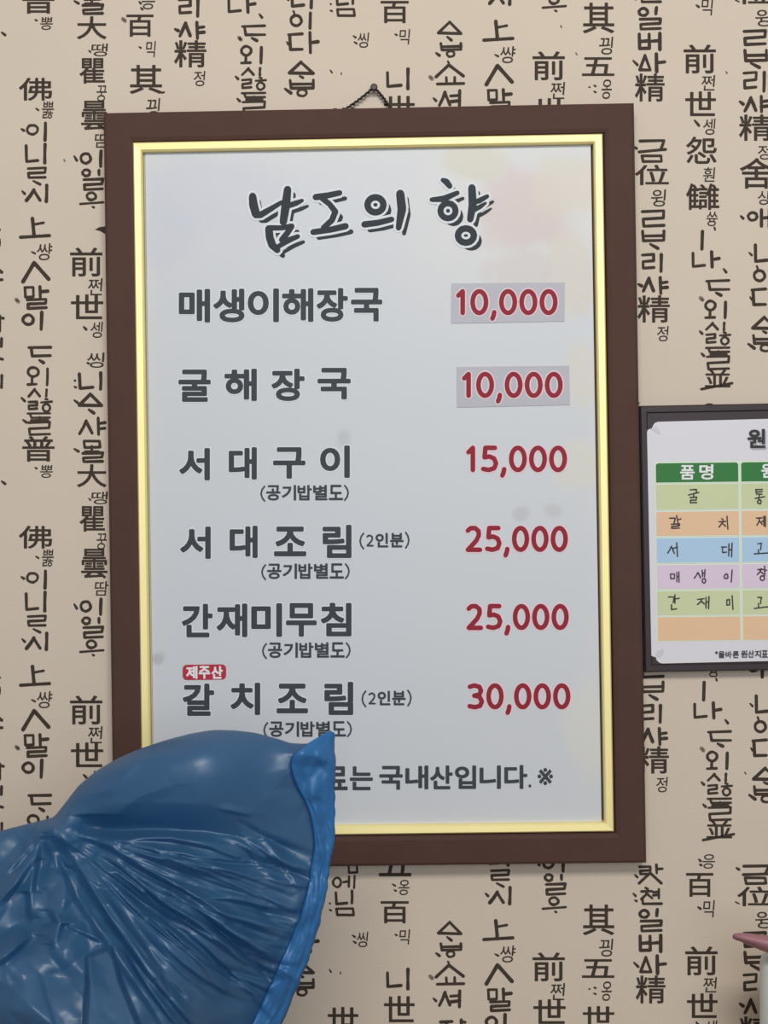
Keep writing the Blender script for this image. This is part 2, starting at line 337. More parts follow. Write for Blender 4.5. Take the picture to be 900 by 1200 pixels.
molding('wooden_frame', W, H, [(.0015, -.0005), (0, -.003), (0, -.021), (.0012, -.0245), (.004, FY), (.030, FY), (.034, -.0245), (.0355, -.022), (.0355, -.0005)], M_wood, menu)
def lrect(corners, y):
    L = local_map(root, ang, y); p = [L(*q) for q in corners]
    return ((p[0].x+p[3].x)/2, (p[2].z+p[3].z)/2, (p[1].x+p[2].x)/2, (p[0].z+p[1].z)/2)
gx0, gz0, gx1, gz1 = lrect(((156.5, 167.5), (707, 156.5), (718.5, 974.5), (166.5, 981)), -.0245)
molding('gold_trim', gx1-gx0, gz1-gz0, [(0, -.004), (0, -.0245), (.0015, -.0262), (.0085, -.0256), (.0103, -.0235), (.0103, -.004)], M_gold, menu, ((gx0+gx1)/2, (gz0+gz1)/2))
slab('backing_board', (gx0-.004, gz0-.004, gx1+.004, gz1+.004), -.0105, -.0015, M_back, menu)

# printed panel: pale grey ground, faint blossom print at the upper right, grey clouding upper left, three small stains
M_panel = mat('menu_print', (206, 208, 214), .42, spec=.35)
nt = M_panel.node_tree; B = nt.nodes['Principled BSDF']
tc = nt.nodes.new('ShaderNodeTexCoord')
def wash(prev, pos, size, rgb, amt, scale, seed, hard=.35):
    mp = nt.nodes.new('ShaderNodeMapping'); mp.vector_type = 'TEXTURE'
    mp.inputs['Location'].default_value = pos; mp.inputs['Scale'].default_value = size
    nt.links.new(tc.outputs['Object'], mp.inputs['Vector'])
    nz = nt.nodes.new('ShaderNodeTexNoise'); nz.noise_dimensions = '4D'; nz.inputs['Scale'].default_value = scale; nz.inputs['W'].default_value = seed; nz.inputs['Detail'].default_value = 3
    nt.links.new(tc.outputs['Object'], nz.inputs['Vector'])
    ln = nt.nodes.new('ShaderNodeVectorMath'); ln.operation = 'LENGTH'; nt.links.new(mp.outputs['Vector'], ln.inputs[0])
    ad = nt.nodes.new('ShaderNodeMath'); ad.operation = 'MULTIPLY_ADD'; ad.inputs[1].default_value = 1.3
    nt.links.new(nz.outputs['Fac'], ad.inputs[0]); nt.links.new(ln.outputs['Value'], ad.inputs[2])
    mr = nt.nodes.new('ShaderNodeMapRange'); mr.interpolation_type = 'SMOOTHSTEP'
    mr.inputs['From Min'].default_value = 1.45+hard/2; mr.inputs['From Max'].default_value = 1.45-hard/2
    mr.inputs['To Min'].default_value = 0; mr.inputs['To Max'].default_value = amt
    nt.links.new(ad.outputs[0], mr.inputs['Value'])
    mx = nt.nodes.new('ShaderNodeMix'); mx.data_type = 'RGBA'
    nt.links.new(mr.outputs['Result'], mx.inputs[0])
    if prev is None: mx.inputs[6].default_value = lin(199, 201, 206)
    else: nt.links.new(prev, mx.inputs[6])
    mx.inputs[7].default_value = lin(*rgb)
    return mx.outputs[2]
Lp = local_map(root, ang, -.018)
def at(px, py): v = Lp(px, py); return (v.x, -.018, v.z)
def sz(a, b): return (a/1000, .05, b/1000)
o_ = wash(None, at(600, 250), sz(150, 120), (207, 205, 203), .8, 9, 1, .9)
o_ = wash(o_, at(612, 250), sz(62, 58), (201, 185, 183), .8, 16, 2, .45)
o_ = wash(o_, at(660, 215), sz(45, 50), (205, 197, 187), .8, 18, 3, .45)
o_ = wash(o_, at(560, 190), sz(50, 26), (199, 195, 181), .75, 22, 4, .45)
o_ = wash(o_, at(672, 320), sz(36, 60), (204, 196, 186), .7, 20, 5, .45)
o_ = wash(o_, at(610, 318), sz(50, 26), (200, 191, 189), .65, 24, 6, .45)
o_ = wash(o_, at(680, 440), sz(26, 46), (206, 200, 186), .6, 20, 7, .5)
o_ = wash(o_, at(678, 545), sz(34, 30), (208, 203, 190), .6, 20, 8, .5)
o_ = wash(o_, at(250, 235), sz(110, 60), (196, 197, 207), .7, 20, 9, .6)
o_ = wash(o_, at(195, 270), sz(40, 50), (194, 196, 207), .6, 24, 10, .5)
o_ = wash(o_, at(610, 602), sz(11, 10), (150, 146, 146), .3, 60, 11, .9)
o_ = wash(o_, at(648, 598), sz(13, 9), (165, 161, 160), .3, 60, 12, .9)
o_ = wash(o_, at(403, 514), sz(10, 11), (150, 150, 153), .3, 60, 13, .9)
o_ = wash(o_, at(185, 772), sz(9, 8), (170, 170, 172), .7, 60, 14, .9)
o_ = wash(o_, at(690, 850), sz(30, 70), (211, 207, 197), .5, 20, 15, .6)
nt.links.new(o_, B.inputs['Base Color'])
px0, pz0, px1, pz1 = lrect(((170, 179.5), (693, 169), (704.6, 963.6), (180.5, 969.6)), -.018)
slab('menu_panel', (px0, pz0, px1, pz1), -.018, -.0108, M_panel, menu)
M_clear = mat('clear_edge', (190, 190, 182), .2, spec=.6)
molding('clear_cover_edge', px1-px0+.0014, pz1-pz0+.0014, [(0, -.011), (0, -.0172), (.0006, -.0178), (.0013, -.0172), (.0013, -.011)], M_clear, menu, ((px0+px1)/2-.0009, (pz0+pz1)/2+.0009))

TM = lambda x, y, d: Lp(x, y, d-.0003)
# title, written with a brush, pale rim and a dark drop line
def title():
    ik = Ink()
    S = [([(296, 230), (297, 240), (300, 251), (305, 252), (317, 245), (330, 237)], [8, 9.5, 9, 7, 6, 4.5]),
         ([(337, 222), (335, 240), (332, 260)], [8, 9.5, 8]), ([(338, 241), (347, 238), (354, 235)], [6, 6, 4]),
         ([(315, 268), (316, 278), (319, 287), (325, 293)], [8, 8.5, 8.5, 7]), ([(316, 267), (330, 267), (342, 265)], [6, 5.5, 6]), ([(342, 265), (336, 274), (330, 281)], [6, 6.5, 6]), ([(326, 289), (337, 282), (349, 277)], [5, 6.5, 5]),
         ([(370, 231), (384, 229), (398, 226)], [7, 6.5, 6]), ([(377, 232), (386, 239), (393, 248), (389, 258), (379, 267)], [6, 6, 6.5, 6.5, 6]), ([(367, 272), (388, 269), (405, 265)], [6.5, 6.5, 7]),
         ([(440+9.5*math.cos(t*.524), 240+9*math.sin(t*.524)) for t in range(13)], 7), ([(427, 263), (443, 261), (459, 257)], [7, 6.5, 6]), ([(469, 227), (471, 245), (467, 267)], [9, 9.5, 6]),
         ([(519, 211), (523, 213), (527, 218)], [5, 7, 6]), ([(506, 234), (520, 233), (536, 226)], [5, 7, 5]), ([(525+9*math.cos(t*.524), 247+9*math.sin(t*.524)) for t in range(13)], 6.5),
         ([(553, 220), (554, 240), (551, 257)], [8, 9, 7]), ([(556, 237), (562, 235), (571, 230)], [5, 6, 4.5]), ([(556, 246), (563, 242), (569, 238)], [5, 5, 3]), ([(546+9.5*math.cos(t*.524), 276+8.5*math.sin(t*.524)) for t in range(13)], 7)]
    for pts, w in S:
        ws = [q*1.1 for q in (w if isinstance(w, list) else [w]*len(pts))]
        ik.stroke([(x+6.5, y+6.5) for x, y in pts], [q*.72 for q in ws], layer=0, slot=0)
        ik.stroke(pts, [q+5.5 for q in ws], layer=1, slot=1)
        ik.stroke(pts, ws, layer=2, slot=0)
    return ik.build('title_lettering', [M_title, M_halo], TM, menu)
title()

def word(name, chars, m, halo=None, bold=1.5, hr=1.6, parent=None, to3d=None):
    """chars: list of (char, x0, y0, x1, y1)"""
    ik = Ink()
    for ch, *b in chars:
        if ch in PEN:
            one = Ink(); pen(one, ch, b, bold, hr if halo else 0); one = one.merged()
            for f, m_ in zip(one.f, one.m): ik.poly([one.v[i][:2] for i in f], one.v[f[0]][2], m_)
            continue
        if halo:
            bb = (b[0]-hr, b[1]-hr, b[2]+hr, b[3]+hr); put_glyph(ik, ch, bb, bold+hr, 0, 1)
        put_glyph(ik, ch, tuple(b), bold, 1, 0)
    return ik.build(name, [m, halo or m], to3d or TM, parent or menu, merge=False)
E_ = [(.5+.5*math.sin(i*math.pi/10), .5-.5*math.cos(i*math.pi/10)) for i in range(21)]
PEN = {'0': [E_], '1': [[(.15, .2), (.6, 0), (.6, 1)]],
 '2': [[(.04, .12), (.25, .01), (.6, 0), (.88, .14), (.9, .34), (.7, .58), (.3, .84), (.04, 1), (1, 1)]],
 '3': [[(.06, .06), (.4, 0), (.8, .06), (.93, .24), (.8, .42), (.4, .47), (.82, .52), (1, .74), (.85, .94), (.45, 1), (.04, .95)]],
 '5': [[(.92, 0), (.2, 0), (.14, .43), (.5, .39), (.85, .48), (1, .7), (.86, .92), (.45, 1), (.04, .95)]],
 ',': [[(.7, 0), (.55, .5), (.2, 1)]], '(': [[(1, 0), (.3, .22), (0, .5), (.3, .78), (1, 1)]], ')': [[(0, 0), (.7, .22), (1, .5), (.7, .78), (0, 1)]], '.': [[(.5, .4), (.5, .6)]], '*': [[(.5, 0), (.5, 1)], [(.05, .25), (.95, .75)], [(.05, .75), (.95, .25)]]}
def pen(ik, ch, b, bold, hr):
    x0, y0, x1, y1 = b; w = {'(': 1.9, ')': 1.9, '*': 1.0}.get(ch, 0) or max(2.0, bold*3.4); h = w/2
    for st in PEN[ch]:
        pts = [(x0+h+u*(x1-x0-w), y0+h+v*(y1-y0-w)) for u, v in st]
        if hr: ik.stroke(pts, w+2*hr, layer=0, slot=1)
        ik.stroke(pts, w, layer=1, slot=0)
def spread(chars, x0, x1, y0, y1, gap, tilt=-.0):
    n = len(chars); cw = (x1-x0-gap*(n-1))/n
    return [(ch, x0+i*(cw+gap), y0+tilt*i, x0+i*(cw+gap)+cw, y1+tilt*i) for i, ch in enumerate(chars)]

dish = lambda chars: word('dish_name', chars, M_grey, M_halo, 1.45, 1.3)
dish(spread('매생이해장국', 209.5, 448, 338.5, 378, 3.6, -.25))
dish([('굴', 209, 433, 247, 471), ('해', 263, 432, 301, 470), ('장', 318, 432, 357, 470), ('국', 372, 431, 411, 468)])
dish([('서', 210, 525, 246, 563), ('대', 268, 524, 301, 562), ('구', 320, 524, 358, 561), ('이', 375, 522, 410, 560)])
dish([('서', 211, 617, 247, 655), ('대', 269, 616, 302, 654), ('조', 321, 617, 359, 652), ('림', 378, 615, 412, 654)])
dish(spread('간재미무침', 213, 412, 707.5, 747, 4.5, -.3))
dish([('갈', 214, 801, 251, 839), ('치', 270, 800, 305, 838), ('조', 324, 801, 361, 836), ('림', 380, 799, 414, 838)])
for x, y in ((305, 568), (306, 660), (307, 752.5), (308.5, 845)):
    word('rice_note', [('(', x, y+1, x+6, y+20)] + spread('공기밥별도', x+7, x+97, y+.5, y+18.5, 1.6, -.1) + [(')', x+98, y, x+104, y+19)], M_grey, bold=.55)
for x, y in ((421, 624), (423.5, 809)):
    word('portion_note', [('(', x, y, x+6, y+20), ('2', x+8, y+2.5, x+17, y+16.5), ('인', x+19, y+.5, x+34, y+17.5), ('분', x+36, y+.5, x+52, y+17.5), (')', x+53.5, y-1, x+59, y+19)], M_grey, bold=.6)
M_tape = mat('price_tape', (176, 175, 183), .45, spec=.3, noise_scale=30, noise_amt=.05)
def sticker(q):
    v = [Lp(x, y, -.0001) for x, y in q] + [Lp(x, y, -.00075) for x, y in q]
    return mkobj('price_sticker', v, [(4, 7, 6, 5), (0, 1, 5, 4), (1, 2, 6, 5), (2, 3, 7, 6), (3, 0, 4, 7)], M_tape, menu)
stk = [sticker(((529, 332), (662, 331), (661.5, 376.5), (528.5, 379))), sticker(((535, 430), (667, 428.5), (668, 474.5), (535.5, 477.5)))]
TS = lambda x, y, d: Lp(x, y, d-.00095)
def price(txt, x0, x1, y0, y1, st=None):
    dig = [ch for ch in txt if ch != ',']; wd = {'1': .72}
    tot = sum(wd.get(ch, 1) for ch in dig) + .42; u = (x1-x0)/tot; x = x0; out = []
    for ch in txt:
        q = .42*u if ch == ',' else wd.get(ch, 1)*u
        if ch == ',': out.append((ch, x-.02*u, y1-6.5, x+q-.02*u, y1+6.5))
        elif ch == '1': out.append((ch, x-.02*u, y0, x+q-.02*u, y1))
        else: out.append((ch, x+.04*u, y0, x+q-.06*u, y1))
        x += q
    return word('price', out, M_red, M_pink, 1.62, 1.5, st, TS if st else TM)
price('10,000', 533, 655, 338.5, 369.5, stk[0]); price('10,000', 540, 661, 435.5, 466.5, stk[1])
price('15,000', 545, 666, 522, 553.5); price('25,000', 544, 667, 616, 647); price('25,000', 545, 668, 707.5, 738.5); price('30,000', 546, 670, 800.5, 831.5)
# the small red origin badge
ik = Ink(); r = 5; pts = []
for cx, cy, a0 in ((260, 783.5, -90), (260, 791.5, 0), (219, 792, 90), (219, 784, 180)):
    pts += [(cx+r*math.cos(math.radians(a0+k*18)), cy+r*math.sin(math.radians(a0+k*18))) for k in range(6)]
ik.poly([(x, y) for x, y in pts])
M_badge = mat('badge_red', (176, 52, 68), .6, spec=.2); M_white = mat('print_white', (226, 224, 226), .6, spec=.2)
badge = ik.build('origin_badge', [M_badge], lambda x, y, d: Lp(x, y, -.0003), menu)
word('badge_lettering', spread('제주산', 218, 261, 780.5, 795.5, 1.4), M_white, bold=.6, parent=badge, to3d=lambda x, y, d: Lp(x, y, d-.0005))
word('footnote_lettering', [('료', 379, 898, 407.5, 926), ('는', 410, 898, 437, 926), ('국', 444.5, 897.5, 472, 925.5), ('내', 475, 897, 502, 925), ('산', 504, 897, 530.5, 925), ('입', 533, 897, 558, 924.5), ('니', 562, 897, 587, 924.5), ('다', 591, 896.5, 618, 924.5), ('.', 618.5, 918, 623.5, 924), ], M_grey, bold=.95)
word('footnote_mark', [('※', 630, 900, 648, 920)], M_grey, bold=.3)

# hanging wire up to the nail
M_wire = mat('black_wire', (40, 36, 34), .5, .3)
def tube(pts, r, k=8):
    vs, fs = [], []; n = len(pts)
    for i, p in enumerate(pts):
        t = (pts[min(i+1, n-1)]-pts[max(i-1, 0)]).normalized()
        a = t.cross(Vector((0, 1, .01))).normalized(); b = t.cross(a)
        rr = r[i] if isinstance(r, list) else r
        for j in range(k):
            th = 2*math.pi*j/k; vs.append(p + (a*math.cos(th)+b*math.sin(th))*rr)
    for i in range(n-1):
        for j in range(k): fs.append((i*k+j, i*k+(j+1) % k, (i+1)*k+(j+1) % k, (i+1)*k+j))
    fs.append(tuple(range(k-1, -1, -1))); fs.append(tuple((n-1)*k+j for j in range(k)))
    return vs, fs
Lw = local_map(root, ang, -.006)
for a, b, sag in (((405, 128), (436.5, 104), 1), ((440, 104.5), (459, 130), -2)):
    pts = []
    for i in range(25):
        t = i/24; x = a[0]+(b[0]-a[0])*t; y = a[1]+(b[1]-a[1])*t + sag*math.sin(math.pi*t)
        pts.append(Lw(x+.9*math.cos(i*1.9), y+.9*math.sin(i*1.9), -.0009*math.sin(i*1.9)))
    vs, fs = tube(pts, .0014, 6); mkobj('hanging_wire', vs, fs, M_wire, menu, smooth=True)
M_nail = mat('nail_steel', (48, 44, 42), .4, .6)
p = P(438.5, 105.5, 0)
nl = mkobj('nail', *(lambda vf: (vf[0], vf[1]))(tube([Vector((0, .02, 0)), Vector((0, -.009, 0)), Vector((0, -.0092, 0)), Vector((0, -.0105, 0)), Vector((0, -.0112, 0))], [.0014, .0014, .0040, .0042, .0030], 14)), M_nail, smooth=False)
nl.location = p; nl['label'] = 'small dark nail head holding the wire above the brown framed menu'; nl['category'] = 'nail'

# ------------------------------------------------------------------ country-of-origin notice, right
NY = -.016
q = ((750, 477.3), (1160, 466), (1166, 781), (754.5, 787.5))
c2, ang2, W2, H2 = board_frame(q, -.0135)
notice = thing('origin_notice', 'dark framed ingredient origin chart with coloured rows, right of the brown menu', 'notice board', (c2.x, 0, c2.z), (0, -ang2, 0))
r2 = Vector((c2.x, 0, c2.z))
Ln = local_map(r2, ang2, -.0152)
M_dark = mat('charcoal_frame', (57, 47, 51), .5, spec=.3, noise_scale=30, noise_amt=.06)
M_sheet = mat('notice_sheet', (212, 209, 215), .45, spec=.3, noise_scale=18, noise_amt=.015)
M_green = mat('header_green', (58, 120, 66), .6, spec=.2)
ROWS = {'green': (197, 203, 162), 'orange': (222, 186, 152), 'blue': (168, 196, 222), 'purple': (212, 194, 212)}
RM = {k: mat('row_'+k, v, .6, spec=.2, noise_scale=40, noise_amt=.02) for k, v in ROWS.items()}
M_line = mat('cell_border', (214, 226, 204), .6)
M_pen = mat('pen_ink', (58, 50, 50), .6); M_black = mat('print_black', (52, 50, 54), .6)
molding('notice_frame', W2, H2, [(.0008, -.0005), (0, -.002), (0, -.0135), (.0018, NY), (.0075, NY), (.0092, -.0135), (.0092, -.0005)], M_dark, notice)
slab('backing_board', (-W2/2+.0085, -H2/2+.0085, W2/2-.0085, H2/2-.0085), -.0145, -.0015, M_dark, notice)
# sheet with stepped corners
def sheet_pts():
    L = [(757.5, 508), (759, 504), (762, 502.5), (764.5, 502), (765, 499), (767.5, 495.5), (771, 494.3)]
    R = [(1138, 484.5), (1141, 486), (1143, 489), (1144, 491.5), (1147, 492), (1150, 494.5), (1151, 498)]
    BR = [(1155, 754), (1154, 758), (1151, 760.5), (1147, 761), (1146.5, 764.5), (1144, 767.5), (1140, 769)]
    BL = [(776, 777.5), (772.5, 776.5), (769.5, 773.5), (768.5, 770), (765.5, 769.5), (762, 767.5), (760.5, 763)]
    return L+R+BR+BL
sp = sheet_pts(); n = len(sp)
sv = [Ln(x, y, 0) for x, y in sp]+[Ln(x, y, .0022) for x, y in sp]
mkobj('notice_sheet', sv, [tuple(range(n-1, -1, -1))]+[(i, (i+1) % n, n+(i+1) % n, n+i) for i in range(n)], M_sheet, notice)
M_corner = mat('photo_corner', (196, 193, 198), .35, spec=.4)
for pts in (((763, 503), (766, 498), (773, 503), (774, 509), (769, 507), (766, 505)), ((768, 767), (771, 763), (778, 760), (777, 767), (772, 771))):
    ik = Ink(); ik.poly(pts); ik.build('corner_tab', [M_corner], lambda x, y, d: Ln(x, y, -.0004), notice)
tl = -.012
def row(y0, y1, x0, x1, l0, nm, m, k=1, bw=0):
    ik = Ink(); f = lambda x, y: (x+(y-543)*.0135, y+tl*(x-768))
    if nm == 'header_cell':
        R = 3; pts = []
        for cx, cy, a0 in ((x1-R, y0+R, -90), (x1-.2, y1-.2, 0), (x0+.2, y1-.2, 90), (x0+R, y0+R, 180)):
            rr = R if cy < y1-1 else .2
            pts += [f(cx+rr*math.cos(math.radians(a0+j*18)), cy+rr*math.sin(math.radians(a0+j*18))) for j in range(6)]
        ik.poly([f(x0-1.6, y0-1.6), f(x1+1.6, y0-1.6), f(x1+1.6, y1+1.2), f(x0-1.6, y1+1.2)], 0, 1); ik.poly(pts, 1, 0)
    else:
        ik.poly([f(x0-1.4, y0-1.1), f(x1+1.4, y0-1.1), f(x1+1.4, y1+1.1), f(x0-1.4, y1+1.1)], 0, 1); ik.poly([f(x0, y0), f(x1, y0), f(x1, y1), f(x0, y1)], 1, 0)
    return ik.build(nm, [m, M_line], lambda x, y, d: Ln(x, y, d-.0003), notice)
cols = ((768.5, 865), (868.5, 958), (961, 1050), (1053, 1140))
for a, b in cols: row(543, 565.5, a, b, 0, 'header_cell', M_green)
for (y0, y1), k in zip(((568, 597), (600, 628), (631, 659.5), (662.5, 690), (693, 721), (723.5, 751)), ('green', 'orange', 'blue', 'purple', 'green', 'orange')):
    for a, b in cols: row(y0, y1, a-.3, b, 0, 'table_cell', RM[k])
TN = lambda x, y, d: Ln(x, y, d-.0009)
word('header_lettering', [('품', 797, 545, 814, 562), ('명', 819.5, 544, 836, 562)], M_white, bold=.45, parent=notice, to3d=TN)
word('header_lettering', [('원', 892, 543, 908, 560)], M_white, bold=.45, parent=notice, to3d=TN)
M_soft = mat('title_drop', (176, 172, 178), .6)
word('title_lettering', [('원', 877.5, 504.5, 898.5, 527)], M_soft, bold=.75, parent=notice, to3d=lambda x, y, d: Ln(x, y, d-.0003))
word('title_lettering', [('원', 876, 502.5, 897, 525)], M_black, bold=.75, parent=notice, to3d=TN)
word('caption_lettering', [('*', 838, 763, 841.5, 766.5)]+spread('올바른', 842, 866, 763, 771, 1)+spread('원산지표', 868.5, 900, 762, 770.5, .8), M_black, bold=.2, parent=notice, to3d=TN)
# hand-written entries
HW = {'굴': 'ㄱ 808 573 817 579; - 807 580 819 577; - 813 578 813 583; ㄹ 808 582 817 590',
 '갈': 'ㄱ 784 606 792 615; - 793 604 795 616; - 795 609 798 608; ㄹ 786 613 797 620', '치': 'ㅊ 842 608 851 618; - 852 605 853 620',
 '서': 'ㅅ 782 639 791 649; - 788 643 794 641; - 793 636 794 652', '대': 'ㄷ 845 640 852 648; ㅐ 853 636 859 653',
 '매': 'ㅁ 785 672 791 679; ㅐ 792 669 797 683', '생': 'ㅅ 813 670 822 678; ㅐ 822 667 827 677; ㅇ 822 677 828 684', '이': 'ㅇ 848 672 854 679; - 858 668 857 682',
 '간': 'ㄱ 783 699 791 707; - 791 697 791 707; - 791 702 796 701; ㄴ 786 708 794 715', '재': 'ㅈ 817 701 826 709; ㅐ 826 698 832 714', '미': 'ㅁ 851 702 856 710; - 858 698 859 714',
 '통': 'ㅌ 885 573 894 580; - 885 584 896 582; - 890 580 889 585; ㅇ 887 585 893 591', '제': 'ㅈ 886 606 894 616; ㅔ 892 604 898 618', '고': 'ㄱ 887 636 893 645; - 884 649 900 648; - 889 644 889 648',
 '장': 'ㅈ 887 666 895 674; ㅏ 895 663 899 675; ㅇ 890 674 897 681', '고.': 'ㄱ 887 699 893 708; - 884 713 900 711; - 889 707 889 712'}
for k, s in HW.items():
    ik = Ink(); put(ik, s, w=1.6, wob=.8, thin=1); ik.build('handwriting', [M_pen], TN, notice, merge=False)

# ------------------------------------------------------------------ ledge below the picture, carries the bag and the container
M_ledge = mat('ledge_wood', (150, 132, 112), .5, noise_scale=12, noise_amt=.1)
lz = P(110, 1345, -.27).z + .002
lg = mkobj('trim_1', [(-1.2, -.5, 0), (1.2, -.5, 0), (1.2, -.001, 0), (-1.2, -.001, 0), (-1.2, -.5, lz), (1.2, -.5, lz), (1.2, -.001, lz), (-1.2, -.001, lz)],
           [(3, 2, 1, 0), (4, 5, 6, 7), (0, 1, 5, 4), (1, 2, 6, 5), (2, 3, 7, 6), (3, 0, 4, 7)], M_ledge); lg['kind'] = 'structure'

# ------------------------------------------------------------------ blue plastic bag
BY = -.27                                     # middle of the bag
def smooth01(a, b, x): t = max(0, min(1, (x-a)/(b-a))); return t*t*(3-2*t)
OUT = [(392, 868), (392, 900), (391, 945), (391, 985), (388, 1008), (384, 1032), (380, 1058), (372, 1088), (362, 1120), (350, 1152), (336, 1186), (322, 1220), (300, 1265), (262, 1310), (200, 1335), (110, 1345), (20, 1338), (-50, 1310), (-95, 1250), (-112, 1180),
       (-105, 1100), (-80, 1030), (-40, 990), (0, 974), (26, 967), (50, 961), (63, 957), (74, 944), (92, 921), (112, 904), (134, 891), (160, 879), (192, 868), (222, 860), (250, 855.5), (276, 856), (300, 859), (326, 866), (340, 870.5), (356, 871.5), (371, 869.5), (379, 863), (384.5, 856), (389, 857)]
Cx, Cy = 175, 1075
def outline(n):
    """outline resampled by length, corners kept fairly crisp"""
    pts = [Vector(p) for p in OUT]; m = len(pts); seg = []
    for i in range(m):
        p0, p1, p2, p3 = pts[i-1], pts[i], pts[(i+1) % m], pts[(i+2) % m]
        for k in range(24):
            t = k/24
            seg.append(p1*(1-t)+p2*t + (((p2-p0)*.5*(t-2*t*t+t**3)) + ((p3-p1)*.5*(t**3-t*t)) - ((p2-p1)*((t-2*t*t+t**3)+(t**3-t*t))))*.5)
    L = [0]
    for i in range(len(seg)): L.append(L[-1]+(seg[(i+1) % len(seg)]-seg[i]).length)
    out = []; j = 0
    for i in range(n):
        d = L[-1]*i/n
        while L[j+1] < d: j += 1
        t = (d-L[j])/max(1e-9, L[j+1]-L[j]); out.append(seg[j].lerp(seg[(j+1) % len(seg)], t))
    return out
# ---- front relief of the bag: a height field (mm toward the room) over photo pixels
HX0, HX1, HY0, HY1 = -140, 420, 830, 1370
XX, YY = np.meshgrid(np.arange(HX0, HX1, 1.0), np.arange(HY0, HY1, 1.0))
rng = np.random.RandomState(5)
def vnoise(x, y, seed=0):
    r = np.random.RandomState(seed).uniform(-1, 1, (64, 64))
    xi = np.floor(x).astype(int); yi = np.floor(y).astype(int); fx = x-xi; fy = y-yi
    fx = fx*fx*(3-2*fx); fy = fy*fy*(3-2*fy)
    g = lambda a, b: r[b % 64, a % 64]
    return (g(xi, yi)*(1-fx)+g(xi+1, yi)*fx)*(1-fy)+(g(xi, yi+1)*(1-fx)+g(xi+1, yi+1)*fx)*fy
def gauss(cx, cy, sx, sy): return np.exp(-(((XX-cx)/sx)**2+((YY-cy)/sy)**2))
def sstep(a, b, v): t = np.clip((v-a)/(b-a), 0, 1); return t*t*(3-2*t)
def tri_raster(pts, hs, faces):
    out = np.zeros_like(XX)
    for f in faces:
        (ax, ay), (bx, by), (cx, cy) = [pts[i] for i in f[:3]]; ha, hb, hc = [hs[i] for i in f[:3]]
        x0 = max(0, int(min(ax, bx, cx)-HX0)); x1 = min(XX.shape[1], int(max(ax, bx, cx)-HX0)+2)
        y0 = max(0, int(min(ay, by, cy)-HY0)); y1 = min(XX.shape[0], int(max(ay, by, cy)-HY0)+2)
        if x1 <= x0 or y1 <= y0: continue
        den = (by-cy)*(ax-cx)+(cx-bx)*(ay-cy)
        if abs(den) < 1e-6: continue
        X = XX[y0:y1, x0:x1]; Y = YY[y0:y1, x0:x1]
        l1 = ((by-cy)*(X-cx)+(cx-bx)*(Y-cy))/den; l2 = ((cy-ay)*(X-cx)+(ax-cx)*(Y-cy))/den; l3 = 1-l1-l2
        ok = (l1 >= -1e-6) & (l2 >= -1e-6) & (l3 >= -1e-6)
        out[y0:y1, x0:x1][ok] = (l1*ha+l2*hb+l3*hc)[ok]
    return out
def facets(pts, hs):
    r = delaunay_2d_cdt([Vector(p) for p in pts], [], [], 0, 1e-4)
    rv = [(v.x, v.y) for v in r[0]]; hh = [hs[o[0]] if o else 0 for o in r[3]]
    return tri_raster(rv, hh, r[2])
def blur(a, n=1):
    for _ in range(n):
        b = np.pad(a, 1, mode='edge'); a = (b[:-2, 1:-1]+b[2:, 1:-1]+b[1:-1, :-2]+b[1:-1, 2:]+2*b[1:-1, 1:-1])/6
    return a
K = Vector((66, 966))
ang = np.degrees(np.arctan2(YY-K.y, XX-K.x)); rad_ = np.hypot(XX-K.x, YY-K.y)
fan = sstep(8, 20, ang)*sstep(112, 80, ang)*sstep(14, 40, rad_)          # pleated body below the knot
leftb = sstep(84, 104, ang)+sstep(-150, -170, ang)                         # crumpled part left of the knot
domem = 1-sstep(2, 16, np.where(ang > 150, 90, ang))                       # smooth upper balloon
HB = 14+52*gauss(240, 888, 150, 92)+120*gauss(150, 1235, 210, 175)+50*gauss(-10, 1140, 95, 100)
HB -= 26*gauss(22, 1090, 34, 24); HB += 16*gauss(25, 1195, 50, 30)
HB += 15*gauss(K.x, K.y, 24, 22)-10*np.exp(-((rad_-46)/22)**2)*(YY > 955)
HB -= 7*gauss(128, 968, 46, 9)
H = np.zeros_like(XX)
# long facets that radiate from the knot
pp, hs = [], []
for a in np.arange(-2, 128, 4.6):
    for q in np.arange(2.9, 6.3, .55):
        aa = math.radians(a+rng.uniform(-1.9, 1.9)); rr = math.exp(q+rng.uniform(-.17, .17))
        pp.append((K.x+rr*math.cos(aa)*1.0, K.y+rr*math.sin(aa))); hs.append(rng.uniform(-1, 1)*(1.5+min(rr, 180)*.030))
for c_ in ((HX0-60, HY0-60), (HX1+60, HY0-60), (HX1+60, HY1+60), (HX0-60, HY1+60)): pp.append(c_); hs.append(0)
H += facets(pp, hs)*fan
# broad crumple
def crumple(step, amp, mask, seed):
    r = np.random.RandomState(seed); pts, h = [], []
    for x in np.arange(HX0-step, HX1+2*step, step):
        for y in np.arange(HY0-step, HY1+2*step, step): pts.append((x+r.uniform(-.45, .45)*step, y+r.uniform(-.45, .45)*step)); h.append(r.uniform(-amp, amp))
    return facets(pts, h)*mask
H += crumple(46, 8, np.clip(leftb, 0, 1), 3)+crumple(19, 1.4, np.clip(leftb, 0, 1), 4)
low = sstep(1085, 1130, YY)*sstep(210, 130, XX)
H += crumple(40, 5.5, low, 8)
H += crumple(70, .9, domem, 6)+crumple(30, .5, domem, 9)
corner = gauss(362, 893, 34, 46); H += crumple(19, 5.5, corner, 12)+6*corner
H += (2.2*vnoise(XX/34, YY/34, 1)+.7*vnoise(XX/13, YY/13, 2))*(1-.85*domem)
H = blur(H, 3)
CREASES = []
